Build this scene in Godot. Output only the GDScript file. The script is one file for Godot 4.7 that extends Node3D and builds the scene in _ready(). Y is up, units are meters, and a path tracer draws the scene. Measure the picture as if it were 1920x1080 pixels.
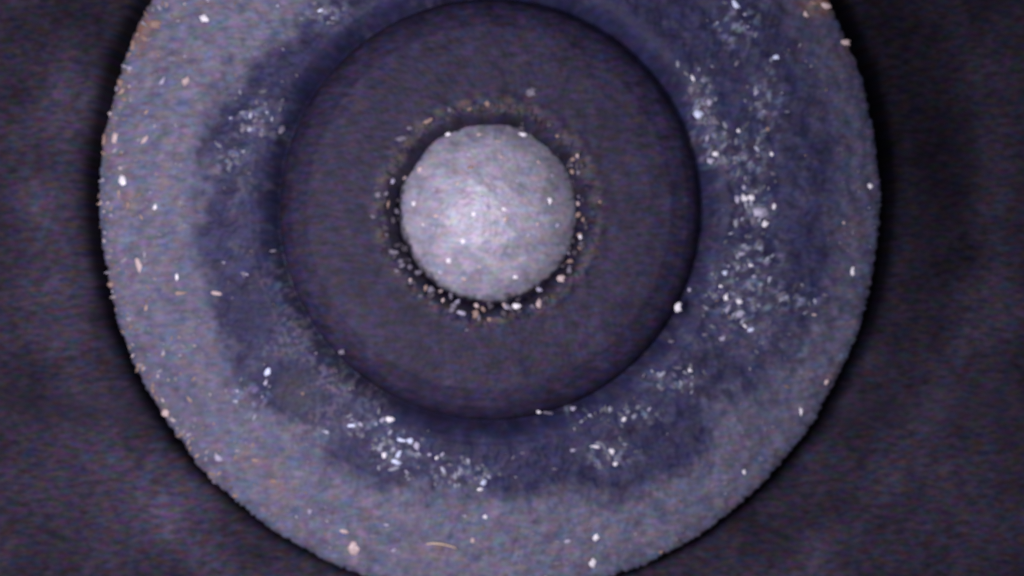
extends Node3D
# A close-up, seen straight from above, of a round stepped metal disc that sits in a round well in a dark
# surface. Plan positions are written in hundredths of the disc's scale (u): one u is S metres.
const S := 0.00005
const FACE := 300.0            # height of the disc's face above the floor of the well, in u
const MID := Vector2(919, 373) # centre of the disc's outline, in u
const TILE := 1400.0           # one repeat of the grain texture, in u

var coarse := FastNoiseLite.new()
var medium := FastNoiseLite.new()
var fine := FastNoiseLite.new()
var edge_noise := FastNoiseLite.new()
var rng := RandomNumberGenerator.new()
var grain: Array = []   # strong, mild and faint


func _ready() -> void:
	# --- camera
	var cam := Camera3D.new()
	cam.name = "camera"
	cam.fov = rad_to_deg(2.0 * atan(540.0 / 2400.0))
	var lens := CameraAttributesPhysical.new()
	lens.frustum_focal_length = 12.0 / tan(atan(540.0 / 2400.0))
	lens.frustum_focus_distance = 1715.0 * S
	lens.exposure_aperture = 64.0
	lens.frustum_near = 0.005
	lens.frustum_far = 5.0
	cam.attributes = lens
	cam.near = 0.005
	cam.far = 5.0
	cam.position = at(960, 540, 2400)
	cam.rotation_degrees = Vector3(-90, 0, 0)
	add_child(cam)
	cam.current = true
	# --- surroundings of the lens: a dark room, no sky
	var env := Environment.new()
	env.background_mode = Environment.BG_COLOR
	env.background_color = Color(0.02, 0.02, 0.025)
	env.tonemap_mode = Environment.TONE_MAPPER_LINEAR
	env.tonemap_exposure = 1.08
	env.sdfgi_enabled = true
	env.ssao_enabled = true
	env.ssil_enabled = true
	var we := WorldEnvironment.new()
	we.name = "world_environment"
	we.environment = env
	add_child(we)
	# --- lamps round the lens
	lamp("key_lamp", Vector3(230, 740, 1750), Vector2(700, 700), 0.0078, Color(1.0, 0.955, 1.0))
	lamp("lens_lamp", Vector3(960, 180, 2500), Vector2(600, 420), 0.0044, Color(0.95, 0.95, 1.0))

	set_noise(coarse, 11, 1.0 / 150.0, 3)
	set_noise(medium, 23, 1.0 / 46.0, 3)
	set_noise(fine, 37, 1.0 / 13.0, 3)
	set_noise(edge_noise, 41, 1.0 / 16.0, 2)
	rng.seed = 7
	make_grain()

	# --- the setting
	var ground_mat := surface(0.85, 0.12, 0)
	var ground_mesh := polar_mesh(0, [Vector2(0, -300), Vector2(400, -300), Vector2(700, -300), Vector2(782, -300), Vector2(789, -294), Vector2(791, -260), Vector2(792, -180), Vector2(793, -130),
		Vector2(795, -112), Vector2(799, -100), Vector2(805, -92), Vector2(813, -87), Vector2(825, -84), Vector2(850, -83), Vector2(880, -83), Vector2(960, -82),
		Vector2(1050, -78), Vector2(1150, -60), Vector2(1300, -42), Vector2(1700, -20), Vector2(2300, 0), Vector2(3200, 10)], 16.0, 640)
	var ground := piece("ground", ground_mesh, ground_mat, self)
	ground.set_meta("kind", "structure")
	ground.set_meta("label", "dark plum grey matt surface with a round well holding the disc")

	# --- the disc
	var disc := Node3D.new()
	disc.name = "metal_disc"
	add_child(disc)
	disc.set_meta("label", "round dark grey stepped metal disc with pale gritty dome at its centre")
	disc.set_meta("category", "disc")
	var ring_mesh := polar_mesh(1, [Vector2(300, -72), Vector2(398, -70), Vector2(406, -60), Vector2(411, -46), Vector2(417, -33), Vector2(425, -20), Vector2(435, -11), Vector2(448, -5),
		Vector2(450, -4), Vector2(545, -4), Vector2(560, 2), Vector2(580, 5), Vector2(640, 5), Vector2(700, 0), Vector2(716, -4), Vector2(725, -10), Vector2(730, -20), Vector2(733, -36),
		Vector2(734, -70), Vector2(733, -130), Vector2(731, -300)], 4.0, 1400)
	var ring := piece("outer_ring", ring_mesh, surface(0.6, 0.3, 1), disc)
	var plate_mesh := polar_mesh(2, [Vector2(150, -100), Vector2(166, -92), Vector2(173, -74), Vector2(178, -46), Vector2(183, -19), Vector2(188, -4), Vector2(193, 3), Vector2(212, 4), Vector2(225, 2), Vector2(300, 6), Vector2(340, 4),
		Vector2(358, -2), Vector2(374, -9), Vector2(386, -19), Vector2(394, -30), Vector2(401, -46), Vector2(406, -72)], 4.0, 900)
	var plate := piece("inner_plate", plate_mesh, surface(0.6, 0.3, 0), disc)
	var prof: Array = [Vector2(0, 30)]
	for i in range(1, 33):
		var u := 170.0 * i / 32.0
		prof.append(Vector2(u, 28.0 - 200.0 + sqrt(200.0 * 200.0 - u * u)))
	prof.append_array([Vector2(173, -76), Vector2(175, -98)])
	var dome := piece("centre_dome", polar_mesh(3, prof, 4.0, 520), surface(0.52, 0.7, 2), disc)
	dome.set_meta("label", "pale lavender grey gritty dome in the middle of the disc")

	flecks(ring, plate, dome)
	fibre()


# ------------------------------------------------------------------ helpers

func at(x: float, y: float, h: float) -> Vector3:
	return Vector3(x - MID.x, h + FACE, y - MID.y) * S


func set_noise(n: FastNoiseLite, s: int, f: float, oct: int) -> void:
	n.noise_type = FastNoiseLite.TYPE_SIMPLEX_SMOOTH
	n.seed = s
	n.frequency = f
	n.fractal_octaves = oct


func lamp(called: String, where: Vector3, size: Vector2, energy: float, c: Color) -> void:
	var l := AreaLight3D.new()
	l.name = called
	l.area_size = size * S
	l.light_energy = energy
	l.light_color = c
	l.shadow_enabled = true
	l.area_range = 2.0
	add_child(l)
	l.position = at(where.x, where.y, where.z)
	l.look_at_from_position(l.position, at(919, 420, 0), Vector3(0, 0, -1))


func piece(called: String, mesh: Mesh, mat: Material, parent: Node) -> MeshInstance3D:
	var o := MeshInstance3D.new()
	o.name = called
	o.mesh = mesh
	o.material_override = mat
	parent.add_child(o, true)
	return o


func surface(rough: float, spec: float, which: int) -> StandardMaterial3D:
	var m := StandardMaterial3D.new()
	m.vertex_color_use_as_albedo = true
	m.albedo_texture = grain[which]
	m.roughness = rough
	m.metallic_specular = spec
	return m


func make_grain() -> void:
	# mottled grain: lightness and a little colour, drawn out sideways like a rubbed finish
	var w := 1024
	var ch: Array = []
	for k in 5:
		var n := FastNoiseLite.new()
		set_noise(n, 100 + k, [0.10, 0.085, 0.085, 0.085, 0.2][k], 2)
		var im := n.get_seamless_image([480, 430, 430, 430, 640][k], w, false, false, 0.1, true)
		im.resize(w, w, Image.INTERPOLATE_CUBIC)
		im.convert(Image.FORMAT_L8)
		ch.append(im.get_data())
	var srgb := PackedByteArray()
	srgb.resize(1025)
	for i in 1025:
		srgb[i] = int(255.0 * Color(i / 1024.0, 0, 0).linear_to_srgb().r + 0.5)
	var a: PackedByteArray = ch[0]
	var r: PackedByteArray = ch[1]
	var g: PackedByteArray = ch[2]
	var b: PackedByteArray = ch[3]
	var d: PackedByteArray = ch[4]
	for k in [0.95, 0.55, 0.42]:
		var out := PackedByteArray()
		out.resize(w * w * 3)
		for i in w * w:
			var lum: float = 1024.0 * 0.5 * (1.0 + ((a[i] - 128) * 0.0030 + (d[i] - 128) * 0.0014) * k)
			out[i * 3] = srgb[clampi(int(lum * (1.0 + (r[i] - 128) * 0.0048 * k)), 0, 1024)]
			out[i * 3 + 1] = srgb[clampi(int(lum * (1.0 + (g[i] - 128) * 0.0030 * k)), 0, 1024)]
			out[i * 3 + 2] = srgb[clampi(int(lum * (1.0 + (b[i] - 128) * 0.0044 * k)), 0, 1024)]
		grain.append(ImageTexture.create_from_image(Image.create_from_data(w, w, false, Image.FORMAT_RGB8, out)))


# the outline of the disc: nearly round, with small nicks
func rim_radius(th: float) -> float:
	var e := 1.0 / sqrt(pow(cos(th) / 741.0, 2) + pow(sin(th) / 754.0, 2))
	var q := Vector2(cos(th), sin(th)) * 735.0
	return e + 3.2 * edge_noise.get_noise_2dv(q) + 2.6 * fine.get_noise_2dv(q * 1.7) + 5.0 * coarse.get_noise_2dv(q)


# plan position of the point at nominal radius u, angle th, of part `which`
func plan(which: int, u: float, th: float) -> Vector2:
	var d := Vector2(cos(th), sin(th))
	if which == 0:
		return Vector2(911, 357) + d * (u - 10.0 + 4.0 * coarse.get_noise_2dv(d * 300.0))
	if which == 1:
		var t := (u - 412.0) / 321.0
		var c := Vector2(917, 390).lerp(MID, clampf(t, 0.0, 1.0))
		var w := smoothstep(600.0, 733.0, u)
		var r := lerpf(733.0, rim_radius(th), w) if w > 0.0 else 733.0
		return c + d * (u * lerpf(1.0, r / 733.0, w) + (1.0 - smoothstep(412.0, 450.0, u)) * 3.0 * coarse.get_noise_2dv(d * 412.0))
	if which == 2:
		var w2 := smoothstep(150.0, 172.0, u) * (1.0 - smoothstep(190.0, 240.0, u))
		var q := d * 190.0
		var jag := 13.0 * coarse.get_noise_2dv(q * 0.9) - 1.0 + 6.0 * d.y
		return Vector2(917, 390).lerp(Vector2(914, 393), w2) + d * (u + w2 * jag)
	return Vector2(914, 392) + d * (u * (1.0 + 0.012 * absf(d.y)) + smoothstep(60.0, 160.0, u) * 3.5 * coarse.get_noise_2dv(d * 400.0))


# uneven relief of the worn surface, in u
func bumps(which: int, p: Vector2, u: float) -> float:
	if which == 0:
		return (2.5 * coarse.get_noise_2dv(p * 0.6) + 0.5 * medium.get_noise_2dv(p)) * smoothstep(780.0, 860.0, u)
	if which == 1:
		var k := smoothstep(430.0, 460.0, u)
		return k * (4.0 * medium.get_noise_2dv(p) + 1.5 * fine.get_noise_2dv(p) + 1.0 * dust_and_light(p) * fine.get_noise_2dv(p * 1.3))
	if which == 2:
		return 1.0 * medium.get_noise_2dv(p) + 0.7 * fine.get_noise_2dv(p) + (1.0 - smoothstep(192.0, 226.0, u)) * (9.0 * fine.get_noise_2dv(p * 0.42) + 2.0 * fine.get_noise_2dv(p * 1.1 + Vector2(900, 0)))
	return 2.4 * medium.get_noise_2dv(p * 0.8) + 0.7 * fine.get_noise_2dv(p * 1.2)


# pale deposit on the ring, its strength also painting in light fall-off: [angle in degrees, where it begins, how strong]
const DUST_AND_LIGHT := [Vector3(-180, 549, 1.08), Vector3(-165, 550, 1.1), Vector3(-150, 530, 1.2), Vector3(-140, 485, 1.2), Vector3(-130, 495, 1.1), Vector3(-120, 600, 0.45), Vector3(-110, 640, 0.25),
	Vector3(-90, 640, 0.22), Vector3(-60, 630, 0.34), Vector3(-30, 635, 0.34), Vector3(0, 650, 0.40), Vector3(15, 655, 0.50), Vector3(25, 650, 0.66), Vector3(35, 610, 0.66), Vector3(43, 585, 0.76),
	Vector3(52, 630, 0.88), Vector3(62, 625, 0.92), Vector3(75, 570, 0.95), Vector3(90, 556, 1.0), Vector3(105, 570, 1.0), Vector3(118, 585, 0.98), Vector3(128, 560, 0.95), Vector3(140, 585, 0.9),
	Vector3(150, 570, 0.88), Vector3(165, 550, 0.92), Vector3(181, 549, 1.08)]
# loose patches of it: x, y, half sizes, how thick
const PATCHES := [[600, 640, 60, 80, 0.45], [610, 760, 60, 50, 0.4], [490, 230, 50, 35, 0.35], [430, 345, 70, 60, 0.18], [440, 290, 40, 10, 0.25], [1312, 180, 26, 50, 0.4], [1335, 260, 34, 50, 0.4],
	[1425, 395, 28, 26, 0.5], [1400, 545, 60, 60, 0.32], [745, 850, 50, 36, 0.4], [690, 800, 60, 30, 0.3], [850, 885, 70, 30, 0.25], [1250, 710, 50, 20, 0.25], [1130, 850, 50, 25, 0.25],
	[620, 20, 60, 30, 0.3], [530, 510, 34, 80, 0.7], [568, 610, 42, 66, 0.9], [640, 705, 50, 40, 0.9], [700, 750, 50, 30, 0.6], [570, 810, 70, 44, 0.7], [500, 660, 40, 30, 0.4], [1430, 170, 40, 60, 0.22], [1390, 300, 40, 30, 0.3], [515, 60, 50, 50, 0.3], [1470, 640, 130, 40, 0.25], [430, 480, 40, 60, 0.12], [420, 215, 46, 46, -0.5], [425, 630, 40, 70, -0.5], [400, 420, 30, 60, -0.3], [560, 110, 50, 60, -0.4], [470, 40, 60, 50, 0.3], [430, 860, 90, 50, 0.15], [1000, 870, 70, 40, -0.4], [1290, 830, 50, 60, -0.4], [1500, 470, 60, 60, -0.4], [1450, 30, 60, 90, -0.3]]
# rusty tints
const RUST := [[265, 60, 30, 40, 0.7], [228, 160, 18, 24, 0.4], [240, 378, 16, 26, 0.5], [195, 262, 14, 30, 0.5], [1540, 10, 44, 22, 0.9], [205, 533, 16, 14, 0.5], [300, 770, 20, 20, 0.4],
	[515, 902, 26, 20, 0.3], [820, 1035, 50, 16, 0.35], [1600, 90, 24, 30, 0.3], [478, 862, 30, 16, 0.3], [1600, 430, 20, 24, 0.25]]

# light and shade painted into the colour of the surface round the disc
const GROUND_SHADING := [[1790, 320, 190, 320, -0.62], [1690, 20, 230, 280, -0.62], [40, 480, 80, 120, 0.3], [90, 190, 90, 70, 0.3], [300, 990, 240, 110, 0.35], [1900, 420, 40, 300, 0.4],
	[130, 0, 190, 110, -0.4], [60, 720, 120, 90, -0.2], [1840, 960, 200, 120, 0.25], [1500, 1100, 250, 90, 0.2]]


func blob(p: Vector2, b: Array) -> float:
	var q := Vector2((p.x - b[0]) / b[2], (p.y - b[1]) / b[3])
	var d := q.length_squared()
	return 0.0 if d > 4.0 else b[4] * exp(-1.4 * d)


func dust_and_light(p: Vector2) -> float:
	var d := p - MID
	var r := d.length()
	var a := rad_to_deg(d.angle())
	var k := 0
	while k < DUST_AND_LIGHT.size() - 2 and DUST_AND_LIGHT[k + 1].x < a:
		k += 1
	var row: Vector3 = DUST_AND_LIGHT[k].lerp(DUST_AND_LIGHT[k + 1], smoothstep(0.0, 1.0, (a - DUST_AND_LIGHT[k].x) / (DUST_AND_LIGHT[k + 1].x - DUST_AND_LIGHT[k].x)))
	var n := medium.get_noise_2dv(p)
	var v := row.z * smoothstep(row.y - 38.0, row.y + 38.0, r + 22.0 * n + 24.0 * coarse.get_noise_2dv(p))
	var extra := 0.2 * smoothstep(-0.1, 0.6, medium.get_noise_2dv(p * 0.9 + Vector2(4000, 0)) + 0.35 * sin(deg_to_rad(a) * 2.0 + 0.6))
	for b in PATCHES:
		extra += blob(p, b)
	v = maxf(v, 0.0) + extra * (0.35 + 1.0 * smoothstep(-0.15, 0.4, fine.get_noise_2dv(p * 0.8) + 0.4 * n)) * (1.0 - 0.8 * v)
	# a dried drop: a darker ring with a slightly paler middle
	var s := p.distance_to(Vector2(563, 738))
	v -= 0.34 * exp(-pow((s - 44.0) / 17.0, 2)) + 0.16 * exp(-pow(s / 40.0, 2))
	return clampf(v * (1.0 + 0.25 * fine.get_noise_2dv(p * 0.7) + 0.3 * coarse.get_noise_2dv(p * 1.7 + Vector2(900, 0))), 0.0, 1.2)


func tint(which: int, p: Vector2, u: float) -> Color:
	var n := 1.0 + 0.35 * medium.get_noise_2dv(p + Vector2(500, 0)) + 0.25 * coarse.get_noise_2dv(p + Vector2(0, 700))
	var c: Color
	if which == 0:
		n = 1.0 + 0.4 * coarse.get_noise_2dv(p * 0.55 + Vector2(300, 100)) + 0.25 * medium.get_noise_2dv(p * 0.5)
		for b in GROUND_SHADING:
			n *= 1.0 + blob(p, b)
		# light on the ridge round the well, painted in as a paler ring
		var q := p - Vector2(911, 357)
		var mid := 918.0 + 50.0 * q.normalized().x
		n *= 0.82 + 0.42 * exp(-pow((q.length() - mid) / 48.0, 2)) * clampf(0.75 + 0.9 * coarse.get_noise_2dv(p * 0.8 + Vector2(0, 3000)), 0.0, 1.3)
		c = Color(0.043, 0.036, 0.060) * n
	elif which == 1:
		var hq := medium.get_noise_2dv(p * 0.8 + Vector2(1500, 300))
		var hue := Color(1.0 + 0.22 * hq, 1.0 - 0.02 * hq, 1.0 - 0.10 * hq) * (1.0 + 0.25 * medium.get_noise_2dv(p * 1.3 + Vector2(0, 2000)))
		c = (Color(0.028, 0.027, 0.074) * n * hue).lerp(Color(0.136, 0.133, 0.200) * hue, dust_and_light(p))
		var frost := 0.0
		for z in FROST:
			frost += blob(p, [z[0], z[1], z[2] * 0.8, z[3] * 0.8, 1.0])
		frost *= smoothstep(0.0, 0.5, fine.get_noise_2dv(p * 0.55 + Vector2(60, 60)) + 0.35 * fine.get_noise_2dv(p * 1.2))
		c = c.lerp(Color(0.23, 0.255, 0.37), minf(0.9 * frost, 0.85))
		for b in RUST:
			c = c.lerp(Color(0.26, 0.15, 0.11), minf(0.9, blob(p, b) * (0.9 + 0.9 * medium.get_noise_2dv(p * 1.5))))
		var s := p.distance_to(Vector2(563, 738))
		c = c.lerp(Color(0.10, 0.097, 0.105), 0.4 * exp(-pow(s / 42.0, 2)))
	elif which == 2:
		c = Color(0.030, 0.024, 0.056) * n
		# scraped-up halo round the dome
		var h := exp(-pow((u - 203.0) / 15.0, 2)) * clampf(0.6 + 1.3 * medium.get_noise_2dv(p * 1.2), 0.0, 1.0)
		c = c.lerp(Color(0.092, 0.079, 0.092), 0.85 * h)
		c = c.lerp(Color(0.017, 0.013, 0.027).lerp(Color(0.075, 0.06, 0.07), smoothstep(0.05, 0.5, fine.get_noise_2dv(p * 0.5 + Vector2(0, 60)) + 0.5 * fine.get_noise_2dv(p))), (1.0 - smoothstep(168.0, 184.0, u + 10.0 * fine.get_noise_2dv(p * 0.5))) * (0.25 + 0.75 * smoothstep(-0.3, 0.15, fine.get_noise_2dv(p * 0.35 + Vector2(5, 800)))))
	else:
		c = Color(0.36, 0.35, 0.455) * (1.0 + 0.42 * medium.get_noise_2dv(p) + 0.2 * fine.get_noise_2dv(p))
		var warm := clampf(medium.get_noise_2dv(p + Vector2(70, 900)) * 1.6, 0.0, 1.0)
		c = c.lerp(Color(0.37, 0.315, 0.36), 0.5 * warm)
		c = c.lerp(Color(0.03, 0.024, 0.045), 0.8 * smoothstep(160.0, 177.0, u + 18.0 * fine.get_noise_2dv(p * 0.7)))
	c = c / 0.5
	return Color(maxf(c.r, 0.0), maxf(c.g, 0.0), maxf(c.b, 0.0), 1.0)


# a turned shape: the profile (nominal radius, height) resampled to about `step` u, with `seg` steps round
func polar_mesh(which: int, profile: Array, step: float, seg: int) -> ArrayMesh:
	var rows := PackedVector2Array()
	for i in profile.size() - 1:
		var a: Vector2 = profile[i]
		var b: Vector2 = profile[i + 1]
		var many := maxi(1, ceili((b.x - a.x) / step))
		if which == 0 and a.x > 1300.0:
			many = 8
		for k in many:
			rows.append(a.lerp(b, k / float(many)))
	rows.append(profile[-1])
	var nr := rows.size()
	var v := PackedVector3Array()
	var uv := PackedVector2Array()
	var col := PackedColorArray()
	v.resize(nr * (seg + 1))
	uv.resize(v.size())
	col.resize(v.size())
	for i in nr:
		for j in seg + 1:
			var th := -PI + TAU * (j % seg) / seg
			var p := plan(which, rows[i].x, th)
			var k := i * (seg + 1) + j
			v[k] = at(p.x, p.y, rows[i].y + bumps(which, p, rows[i].x))
			uv[k] = p / TILE
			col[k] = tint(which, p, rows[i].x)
	var nrm := PackedVector3Array()
	nrm.resize(v.size())
	for i in nr:
		for j in seg + 1:
			var j0 := (j - 1 + seg) % seg
			var j1 := (j + 1) % seg
			var across := v[i * (seg + 1) + j1] - v[i * (seg + 1) + j0]
			var along := v[mini(i + 1, nr - 1) * (seg + 1) + j] - v[maxi(i - 1, 0) * (seg + 1) + j]
			var n := across.cross(along)
			nrm[i * (seg + 1) + j] = n.normalized()
	var idx := PackedInt32Array()
	idx.resize((nr - 1) * seg * 6)
	var w := 0
	for i in nr - 1:
		for j in seg:
			var a := i * (seg + 1) + j
			var b := a + seg + 1
			idx[w] = a
			idx[w + 1] = b
			idx[w + 2] = a + 1
			idx[w + 3] = a + 1
			idx[w + 4] = b
			idx[w + 5] = b + 1
			w += 6
	if nrm[(nr / 2) * (seg + 1)].y < 0.0:
		for i in nrm.size():
			nrm[i] = -nrm[i]
	if rows[0].x == 0.0:
		for j in seg + 1:
			nrm[j] = Vector3.UP
	var arr := []
	arr.resize(Mesh.ARRAY_MAX)
	arr[Mesh.ARRAY_VERTEX] = v
	arr[Mesh.ARRAY_NORMAL] = nrm
	arr[Mesh.ARRAY_TEX_UV] = uv
	arr[Mesh.ARRAY_COLOR] = col
	arr[Mesh.ARRAY_INDEX] = idx
	var m := ArrayMesh.new()
	m.add_surface_from_arrays(Mesh.PRIMITIVE_TRIANGLES, arr)
	return m


# ------------------------------------------------------------------ flecks

func height(which: int, p: Vector2) -> float:
	var h := 0.0
	if which == 3:
		var u3 := minf(p.distance_to(Vector2(914, 392)), 163.0)
		h = 28.0 - 200.0 + sqrt(200.0 * 200.0 - u3 * u3)
	elif which == 2:
		var u2 := p.distance_to(Vector2(915, 392))
		h = -50.0 + 53.0 * smoothstep(170.0, 191.0, u2)
	else:
		var u := (p - MID).length() / rim_radius((p - MID).angle()) * 733.0
		h = -4.0 + 9.0 * smoothstep(545.0, 575.0, u) - 6.0 * smoothstep(640.0, 712.0, u) - 12.0 * smoothstep(714.0, 734.0, u)
	return h + bumps(which, p, p.distance_to(MID if which == 1 else Vector2(914, 392)))


# an irregular chip, about one u across, wider than high
func chip_mesh(k: int) -> ArrayMesh:
	var r := RandomNumberGenerator.new()
	r.seed = 900 + k
	var st := SurfaceTool.new()
	st.begin(Mesh.PRIMITIVE_TRIANGLES)
	st.set_smooth_group(-1)
	var ring: Array = [[], []]
	var n := 6 + k % 3
	for j in n:
		var a := TAU * (j + r.randf_range(-0.25, 0.25)) / n
		var q := r.randf_range(0.27, 0.60)
		ring[0].append(Vector3(cos(a) * q, -0.05, sin(a) * q))
		var q2 := q * r.randf_range(0.55, 0.8)
		ring[1].append(Vector3(cos(a) * q2, r.randf_range(0.08, 0.22), sin(a) * q2))
	var top := Vector3(r.randf_range(-0.1, 0.1), r.randf_range(0.16, 0.28), r.randf_range(-0.1, 0.1))
	for j in n:
		var l := (j + 1) % n
		for t in [[ring[0][j], ring[1][j], ring[0][l]], [ring[0][l], ring[1][j], ring[1][l]], [ring[1][j], top, ring[1][l]]]:
			for p in t:
				st.add_vertex(p)
	st.generate_normals()
	return st.commit()


func fleck_material(c: Color, rough: float) -> StandardMaterial3D:
	var m := StandardMaterial3D.new()
	m.albedo_color = c.linear_to_srgb()
	m.roughness = rough
	m.metallic_specular = 0.5
	return m


# x, y, length, width, turn in degrees, tone (0 white, 1 pale lavender, 2 pinkish, 3 rust, 4 bluish white, 5 dull grey)
const RIM_FLECKS := [
	[383, 34, 19, 19, 0, 0], [349, 153, 18, 17, 0, 2], [305, 153, 17, 7, -60, 1], [257, 160, 16, 12, -70, 5], [243, 127, 13, 10, 0, 1], [225, 153, 18, 16, 0, 3], [292, 137, 16, 14, 0, 5],
	[346, 107, 10, 6, -30, 1], [215, 258, 24, 10, -70, 2], [272, 262, 21, 10, -60, 2], [192, 262, 28, 8, -75, 3], [231, 340, 22, 13, 70, 0], [240, 384, 20, 9, 80, 3], [275, 380, 15, 12, 0, 5],
	[292, 388, 13, 6, -70, 0], [306, 386, 14, 10, 0, 5], [343, 390, 18, 14, 0, 5], [262, 500, 40, 9, 75, 2], [333, 519, 15, 7, 85, 0], [240, 530, 16, 8, 80, 5], [205, 533, 13, 10, 0, 3],
	[338, 550, 38, 11, -8, 3], [406, 550, 34, 11, 8, 2], [388, 580, 10, 8, 0, 5], [416, 138, 12, 10, 0, 5], [232, 186, 14, 10, 0, 3], [292, 45, 26, 14, 20, 3], [272, 72, 26, 11, 30, 3],
	[247, 85, 26, 10, -70, 3], [500, 697, 17, 11, -70, 4], [497, 718, 20, 9, -80, 1], [490, 748, 22, 10, -75, 1], [446, 733, 12, 9, 20, 1], [486, 778, 11, 6, 0, 5], [380, 733, 18, 14, 0, 5],
	[310, 775, 17, 12, 30, 2], [286, 731, 16, 7, 70, 3], [258, 684, 10, 8, 0, 3], [410, 858, 16, 12, 30, 1], [478, 863, 20, 10, 0, 3], [515, 902, 18, 13, 0, 3], [582, 958, 10, 10, 0, 1],
	[532, 963, 14, 8, 0, 5], [645, 995, 22, 12, 10, 2], [664, 1028, 27, 22, -30, 2], [620, 1028, 12, 11, 0, 5], [737, 1032, 13, 6, -10, 1], [725, 983, 11, 5, 0, 1], [795, 985, 10, 6, 0, 5],
	[887, 1013, 12, 16, 0, 2], [910, 968, 12, 8, -25, 0], [873, 966, 11, 5, 0, 1], [1064, 1014, 18, 12, -20, 1], [1117, 1007, 13, 8, -30, 0], [1064, 1057, 12, 11, 0, 5], [1111, 1055, 23, 17, -30, 0],
	[1044, 1055, 20, 8, 0, 5], [1103, 987, 14, 10, 0, 5], [1395, 885, 11, 14, 0, 0], [1502, 770, 10, 14, 0, 0], [1551, 715, 10, 14, 20, 2], [1525, 590, 14, 8, 0, 2], [1598, 508, 8, 14, 0, 0],
	[1547, 553, 14, 8, 0, 5], [1600, 435, 12, 16, 0, 5], [1632, 348, 9, 10, 0, 0], [1610, 358, 10, 12, 0, 5], [1582, 418, 7, 7, 0, 2], [1511, 27, 18, 9, 55, 2], [1550, 8, 26, 14, 20, 2],
	[1524, 5, 20, 10, 10, 3], [1587, 78, 20, 9, 10, 2], [1575, 455, 8, 8, 0, 5], [440, 930, 14, 8, 30, 3], [700, 1005, 16, 8, 0, 5], [345, 650, 18, 12, 0, 5], [280, 560, 14, 10, 0, 5], [1240, 1035, 12, 6, -20, 3],
	[400, 905, 12, 7, 40, 5], [1450, 800, 12, 8, 0, 5], [1360, 905, 14, 9, 0, 5], [1000, 1000, 16, 7, 0, 5], [255, 300, 14, 9, 0, 5], [330, 230, 16, 10, 0, 5], [300, 440, 16, 10, 0, 5]]
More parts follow.
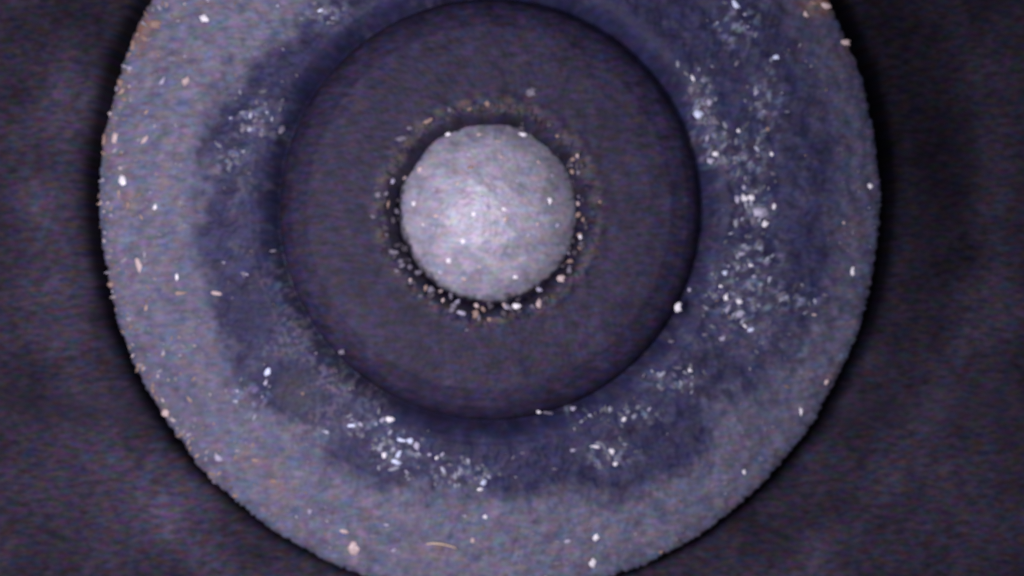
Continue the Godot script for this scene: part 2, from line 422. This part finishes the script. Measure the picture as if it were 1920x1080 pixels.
const CHANNEL_FLECKS := [
	[600, 18, 17, 8, -30, 4], [590, 4, 16, 8, 0, 5], [497, 83, 14, 8, 0, 5], [620, 42, 18, 7, 0, 5], [1378, 10, 21, 8, 60, 4], [1396, 28, 10, 8, 0, 1], [1347, 43, 11, 7, 60, 4], [1364, 52, 16, 8, 30, 0],
	[1401, 51, 7, 7, 0, 1], [1395, 65, 12, 10, 0, 5], [1413, 80, 14, 20, 0, 5], [1412, 106, 7, 7, 0, 2], [1382, 118, 19, 12, -60, 5], [1455, 108, 13, 8, 0, 4], [1300, 146, 17, 9, 60, 0],
	[1300, 165, 30, 22, 0, 5], [1331, 190, 11, 14, 0, 1], [1433, 160, 10, 14, 0, 1], [1420, 172, 16, 9, -50, 1], [1446, 200, 10, 20, 5, 0], [1402, 162, 14, 10, 0, 5], [1450, 228, 8, 9, 0, 1],
	[1440, 241, 9, 8, 0, 3], [1385, 244, 9, 9, 0, 0], [1327, 258, 10, 14, 0, 1], [1310, 212, 16, 15, 0, 4], [1340, 226, 28, 24, 20, 5], [1344, 288, 14, 12, 0, 0], [1334, 300, 20, 12, 0, 1],
	[1380, 303, 19, 13, 0, 5], [1447, 288, 9, 11, 0, 0], [1422, 291, 11, 8, 0, 5], [1450, 325, 14, 9, 0, 5], [1398, 335, 6, 13, 0, 1], [1396, 350, 8, 11, 0, 1], [1396, 371, 18, 17, 0, 0],
	[1411, 370, 17, 15, 0, 0], [1384, 372, 14, 16, 0, 1], [1427, 396, 44, 34, 20, 1], [1452, 386, 8, 15, 20, 0], [1435, 420, 15, 10, -50, 0], [1415, 412, 22, 26, 0, 5], [1400, 442, 10, 8, 0, 5],
	[1390, 475, 24, 9, -8, 1], [1408, 497, 12, 10, 0, 0], [1367, 499, 9, 7, 0, 1], [1360, 511, 12, 9, -20, 4], [1414, 518, 16, 11, 0, 1], [1352, 537, 11, 9, 0, 0], [1362, 555, 9, 17, 0, 0],
	[1388, 566, 13, 11, 0, 0], [1365, 580, 10, 21, 15, 1], [1388, 588, 19, 13, -50, 1], [1397, 612, 14, 10, 20, 0], [1412, 618, 17, 11, -10, 4], [1356, 634, 18, 8, -25, 1], [1323, 627, 20, 9, 10, 5],
	[1293, 543, 9, 11, 20, 1], [1272, 576, 13, 13, 0, 0], [1425, 540, 12, 7, -20, 5], [1443, 605, 6, 12, 10, 5], [1465, 550, 26, 9, -30, 5], [1010, 773, 10, 7, 0, 0], [1030, 775, 24, 7, 8, 5],
	[1075, 766, 14, 8, -10, 1], [1171, 785, 11, 11, 0, 0], [1217, 768, 14, 8, -50, 1], [1295, 694, 9, 8, 0, 0], [1275, 690, 28, 6, 0, 5], [1243, 729, 11, 9, 0, 5], [1330, 762, 13, 8, -20, 1],
	[1074, 845, 14, 9, -20, 1], [1118, 838, 20, 8, 8, 0], [1148, 846, 18, 11, 0, 0], [1155, 870, 15, 10, 0, 0], [1142, 860, 12, 16, 0, 5], [661, 799, 20, 6, 5, 4], [676, 797, 14, 10, 40, 1],
	[716, 788, 14, 11, 0, 1], [730, 786, 14, 10, 0, 0], [751, 826, 24, 9, 5, 4], [770, 828, 15, 16, 45, 4], [721, 853, 14, 12, 0, 0], [746, 852, 19, 11, -50, 4], [741, 866, 22, 13, 15, 4],
	[781, 836, 22, 14, 45, 1], [806, 853, 11, 8, 0, 1], [818, 859, 9, 8, 0, 0], [828, 853, 12, 6, -45, 1], [843, 872, 16, 8, 0, 5], [764, 888, 15, 6, 45, 1], [776, 899, 12, 5, 30, 5],
	[905, 904, 15, 12, -30, 4], [899, 918, 13, 8, -10, 0], [892, 898, 12, 7, 30, 5], [845, 905, 14, 9, 0, 5], [784, 877, 7, 5, 0, 3], [567, 738, 6, 6, 0, 3], [478, 225, 20, 12, -60, 5],
	[455, 240, 22, 16, -60, 5], [490, 250, 18, 12, 0, 5], [528, 240, 14, 20, 20, 5], [438, 291, 30, 8, 0, 5], [436, 288, 4, 14, 0, 5], [395, 198, 12, 8, 0, 5], [480, 190, 12, 10, -40, 5],
	[455, 512, 14, 7, 0, 5], [462, 515, 8, 7, 0, 1], [512, 470, 16, 7, -10, 5], [1260, 640, 16, 6, 0, 5], [980, 850, 14, 7, 0, 5], [1040, 880, 16, 6, 0, 5], [640, 660, 14, 8, 0, 5]]
const DOME_FLECKS := [
	[1009, 302, 11, 11, 0, 2], [787, 314, 22, 17, 20, 2], [884, 316, 16, 10, 0, 3], [1033, 326, 14, 8, 0, 1], [1008, 346, 15, 7, 0, 1], [1031, 375, 13, 13, 0, 0], [775, 378, 12, 10, 0, 0],
	[902, 370, 18, 9, 0, 1], [889, 402, 9, 8, 0, 0], [945, 393, 11, 9, 0, 0], [948, 412, 14, 13, 0, 2], [1007, 419, 9, 7, 0, 2], [793, 421, 8, 6, 0, 0], [814, 427, 12, 9, 0, 1],
	[870, 452, 14, 9, 20, 0], [842, 486, 14, 12, 0, 0], [868, 521, 18, 14, 30, 2], [824, 509, 13, 9, 0, 1], [966, 517, 12, 12, 0, 0], [983, 483, 16, 8, 0, 1], [930, 264, 20, 10, 0, 2],
	[900, 250, 22, 10, 0, 2], [820, 405, 16, 12, 0, 2], [940, 295, 14, 9, 0, 2], [990, 440, 16, 8, 0, 1], [920, 470, 20, 9, 0, 1], [880, 290, 12, 8, 0, 1], [815, 355, 14, 8, 0, 1],
	[850, 440, 10, 6, 0, 1], [1045, 420, 10, 8, 0, 1], [930, 530, 12, 8, 0, 1], [900, 500, 12, 7, 0, 2], [970, 340, 12, 7, 0, 1], [860, 345, 12, 8, 0, 2]]
const RIM_OF_DOME_FLECKS := [
	[852, 224, 17, 11, 0, 2], [837, 243, 11, 8, 0, 0], [934, 213, 21, 9, 30, 2], [981, 225, 7, 7, 0, 0], [979, 246, 14, 8, 0, 0], [1010, 242, 24, 6, 0, 5], [1050, 273, 12, 20, 10, 2],
	[1075, 318, 14, 10, 0, 3], [736, 338, 11, 12, 0, 1], [1086, 378, 8, 13, 0, 2], [1052, 522, 17, 11, 20, 2], [1012, 543, 13, 9, 0, 1], [1010, 570, 18, 16, -30, 2], [968, 573, 14, 10, 0, 0],
	[949, 577, 10, 8, 0, 1], [867, 587, 22, 11, 15, 1], [857, 566, 15, 9, -40, 1], [824, 545, 11, 8, 0, 2], [1089, 443, 8, 11, 0, 0], [709, 365, 14, 10, 0, 5], [700, 406, 12, 9, 0, 5],
	[728, 383, 7, 15, 0, 3], [735, 471, 11, 9, 0, 5], [744, 508, 15, 11, 0, 5], [899, 596, 8, 18, 0, 5], [918, 598, 12, 8, 0, 3], [1075, 297, 12, 9, 0, 3], [1087, 464, 11, 12, 0, 3],
	[996, 173, 22, 14, 0, 5], [753, 260, 24, 12, -20, 5], [802, 228, 26, 8, -15, 3], [768, 240, 12, 7, 0, 5], [1068, 500, 9, 8, 0, 5], [790, 555, 10, 7, 0, 5], [1125, 378, 8, 6, 0, 3], [876, 618, 10, 6, 0, 5],
	[725, 440, 9, 7, 0, 5], [1095, 410, 8, 7, 0, 3], [770, 530, 9, 7, 0, 5], [880, 205, 12, 6, 0, 3], [1045, 255, 8, 6, 0, 3]]


func flecks(ring: Node3D, plate: Node3D, dome: Node3D) -> void:
	var shapes: Array = []
	for k in 9:
		shapes.append(chip_mesh(k))
	var mats: Array = [fleck_material(Color(0.88, 0.86, 0.92), 0.35), fleck_material(Color(0.40, 0.38, 0.52), 0.45), fleck_material(Color(0.55, 0.43, 0.43), 0.4),
		fleck_material(Color(0.30, 0.20, 0.17), 0.5), fleck_material(Color(0.66, 0.74, 0.98), 0.35), fleck_material(Color(0.15, 0.135, 0.19), 0.5), fleck_material(Color(0.055, 0.045, 0.065), 0.6)]
	var n := 0
	for batch in [[RIM_FLECKS, ring, 1], [CHANNEL_FLECKS, ring, 1], [DOME_FLECKS, dome, 3], [RIM_OF_DOME_FLECKS, plate, 2]]:
		var rows: Array = batch[0].duplicate()
		if batch[2] == 2:   # crumbs lodged along the crevice
			for k in 110:
				var a := rng.randf() * TAU
				var r := rng.randf_range(171.0, 197.0)
				rows.append([914.0 + cos(a) * r, 393.0 + sin(a) * r * 1.02, rng.randf_range(8.0, 18.0), rng.randf_range(7.0, 13.0), rng.randf() * 180.0, [5, 6, 3, 6, 5, 6, 2, 6, 5, 6, 6, 6][k % 12]])
		for f in rows:
			var o := piece("fleck", shapes[n % 9], mats[f[5]], batch[1])
			var p := Vector2(f[0], f[1])
			var b := Basis(Vector3.UP, -deg_to_rad(f[4])) * Basis.from_scale(Vector3(f[2], 0.75 * minf(f[2], f[3]), f[3]) * S * (1.25 if f[5] in [0, 4] else 1.1))
			o.transform = Transform3D(b, at(p.x, p.y, height(batch[2], p) + (1.5 if batch[2] == 2 else -0.3)))
			n += 1
	# grit too fine to tell apart: strewn over the ring, and thick where frosty deposits have gathered
	var spots: Array = []
	while spots.size() < 600:
		var a := rng.randf_range(-PI, PI)
		var p := MID + Vector2(cos(a), sin(a)) * sqrt(rng.randf_range(430.0 * 430.0, 728.0 * 728.0))
		if rng.randf() < 0.12 + 0.8 * dust_and_light(p):
			var t := rng.randf()
			var c := Color(0.20, 0.18, 0.25) if t < 0.6 else Color(0.26, 0.18, 0.16) if t < 0.8 else Color(0.36, 0.35, 0.44)
			spots.append([p, rng.randf_range(2.5, 6.0), c * rng.randf_range(0.5, 0.9)])
	while spots.size() < 800:   # warm crumbs towards the worn left edge
		var a := rng.randf_range(2.3, 3.9)
		var p := MID + Vector2(cos(a), sin(a)) * (735.0 - 130.0 * rng.randf() * rng.randf())
		spots.append([p, rng.randf_range(4.0, 9.0), [Color(0.34, 0.24, 0.20), Color(0.42, 0.36, 0.38), Color(0.24, 0.17, 0.15), Color(0.30, 0.29, 0.36)][rng.randi() % 4] * rng.randf_range(0.5, 1.2)])
	for z in FROST:
		var left := int(z[4] * 0.45)
		var tries := 0
		while left > 0 and tries < 4000:
			tries += 1
			var p := Vector2(z[0] + z[2] * rng.randfn(0.0, 0.5), z[1] + z[3] * rng.randfn(0.0, 0.5))
			var clump := fine.get_noise_2dv(p * 0.55 + Vector2(60, 60)) + 0.5 * fine.get_noise_2dv(p * 1.2)
			var away := p.distance_to(Vector2(917, 390))
			if clump < 0.12 or away < 432.0:
				continue
			left -= 1
			var bright := 0.08 + 0.34 * pow(rng.randf(), 3.0) + 0.26 * clampf(clump - 0.3, 0.0, 0.6)
			spots.append([p, rng.randf_range(4.0, 10.5), Color(0.90, 0.95, 1.22) * bright * 1.1])
	for v in 3:
		var mm := MultiMesh.new()
		mm.transform_format = MultiMesh.TRANSFORM_3D
		mm.use_colors = true
		mm.mesh = shapes[v * 3]
		var mine: Array = []
		for i in spots.size():
			if i % 3 == v:
				mine.append(spots[i])
		mm.instance_count = mine.size()
		for i in mine.size():
			var q: Vector2 = mine[i][0]
			var l: float = mine[i][1]
			var bb := Basis(Vector3.UP, rng.randf() * TAU) * Basis.from_scale(Vector3(l * rng.randf_range(1.0, 2.6), l * 0.45, l * 0.9) * S)
			mm.set_instance_transform(i, Transform3D(bb, at(q.x, q.y, height(1, q))))
			mm.set_instance_color(i, mine[i][2])
		var grit := MultiMeshInstance3D.new()
		grit.name = "fine_grit"
		grit.multimesh = mm
		var gm := fleck_material(Color.WHITE, 0.5)
		gm.vertex_color_use_as_albedo = true
		grit.material_override = gm
		ring.add_child(grit, true)
		grit.set_meta("kind", "stuff")


# where frosty bluish grit has gathered: x, y, half sizes, how many grains
const FROST := [[1316, 185, 34, 80, 70], [1340, 275, 46, 50, 70], [1385, 50, 56, 60, 36], [1438, 185, 34, 80, 60], [1415, 390, 40, 44, 80], [1390, 555, 76, 80, 170], [1425, 475, 60, 44, 50], [1400, 300, 50, 60, 50],
	[742, 845, 60, 44, 110], [690, 800, 60, 24, 50], [860, 890, 80, 36, 80], [1140, 855, 60, 28, 60], [1262, 710, 60, 30, 50], [1200, 780, 60, 24, 30], [480, 230, 60, 46, 50], [470, 745, 50, 34, 40],
	[610, 18, 60, 30, 50], [1070, 772, 70, 12, 30], [430, 300, 40, 30, 20], [1480, 560, 70, 30, 30]]


# a thin curved hair lying on the rim
func fibre() -> void:
	var st := SurfaceTool.new()
	st.begin(Mesh.PRIMITIVE_TRIANGLES)
	var pts: Array = [Vector2(800, 1019), Vector2(812, 1017.5), Vector2(824, 1018), Vector2(836, 1020.5), Vector2(848, 1024), Vector2(856, 1027)]
	var rings: Array = []
	var base := at(828, 1021, height(1, Vector2(828, 1021)))
	for i in pts.size():
		var p: Vector2 = pts[i]
		var t: Vector2 = (pts[mini(i + 1, pts.size() - 1)] - pts[maxi(i - 1, 0)]).normalized()
		var r := [1.2, 2.0, 2.1, 1.9, 1.6, 0.8][i] as float
		var row: Array = []
		for k in 6:
			var a := TAU * k / 6.0
			var side := Vector2(-t.y, t.x) * cos(a) * r
			row.append(at(p.x + side.x, p.y + side.y, height(1, p) + 2.0 + sin(a) * r) - base)
		rings.append(row)
	for i in pts.size() - 1:
		for k in 6:
			var l := (k + 1) % 6
			for p in [rings[i][k], rings[i][l], rings[i + 1][k], rings[i + 1][k], rings[i][l], rings[i + 1][l]]:
				st.add_vertex(p)
	st.generate_normals()
	var o := piece("fibre", st.commit(), fleck_material(Color(0.62, 0.48, 0.36), 0.4), self)
	o.position = base
	o.set_meta("label", "thin curved tan fibre lying on the lower rim of the disc")
	o.set_meta("category", "fibre")
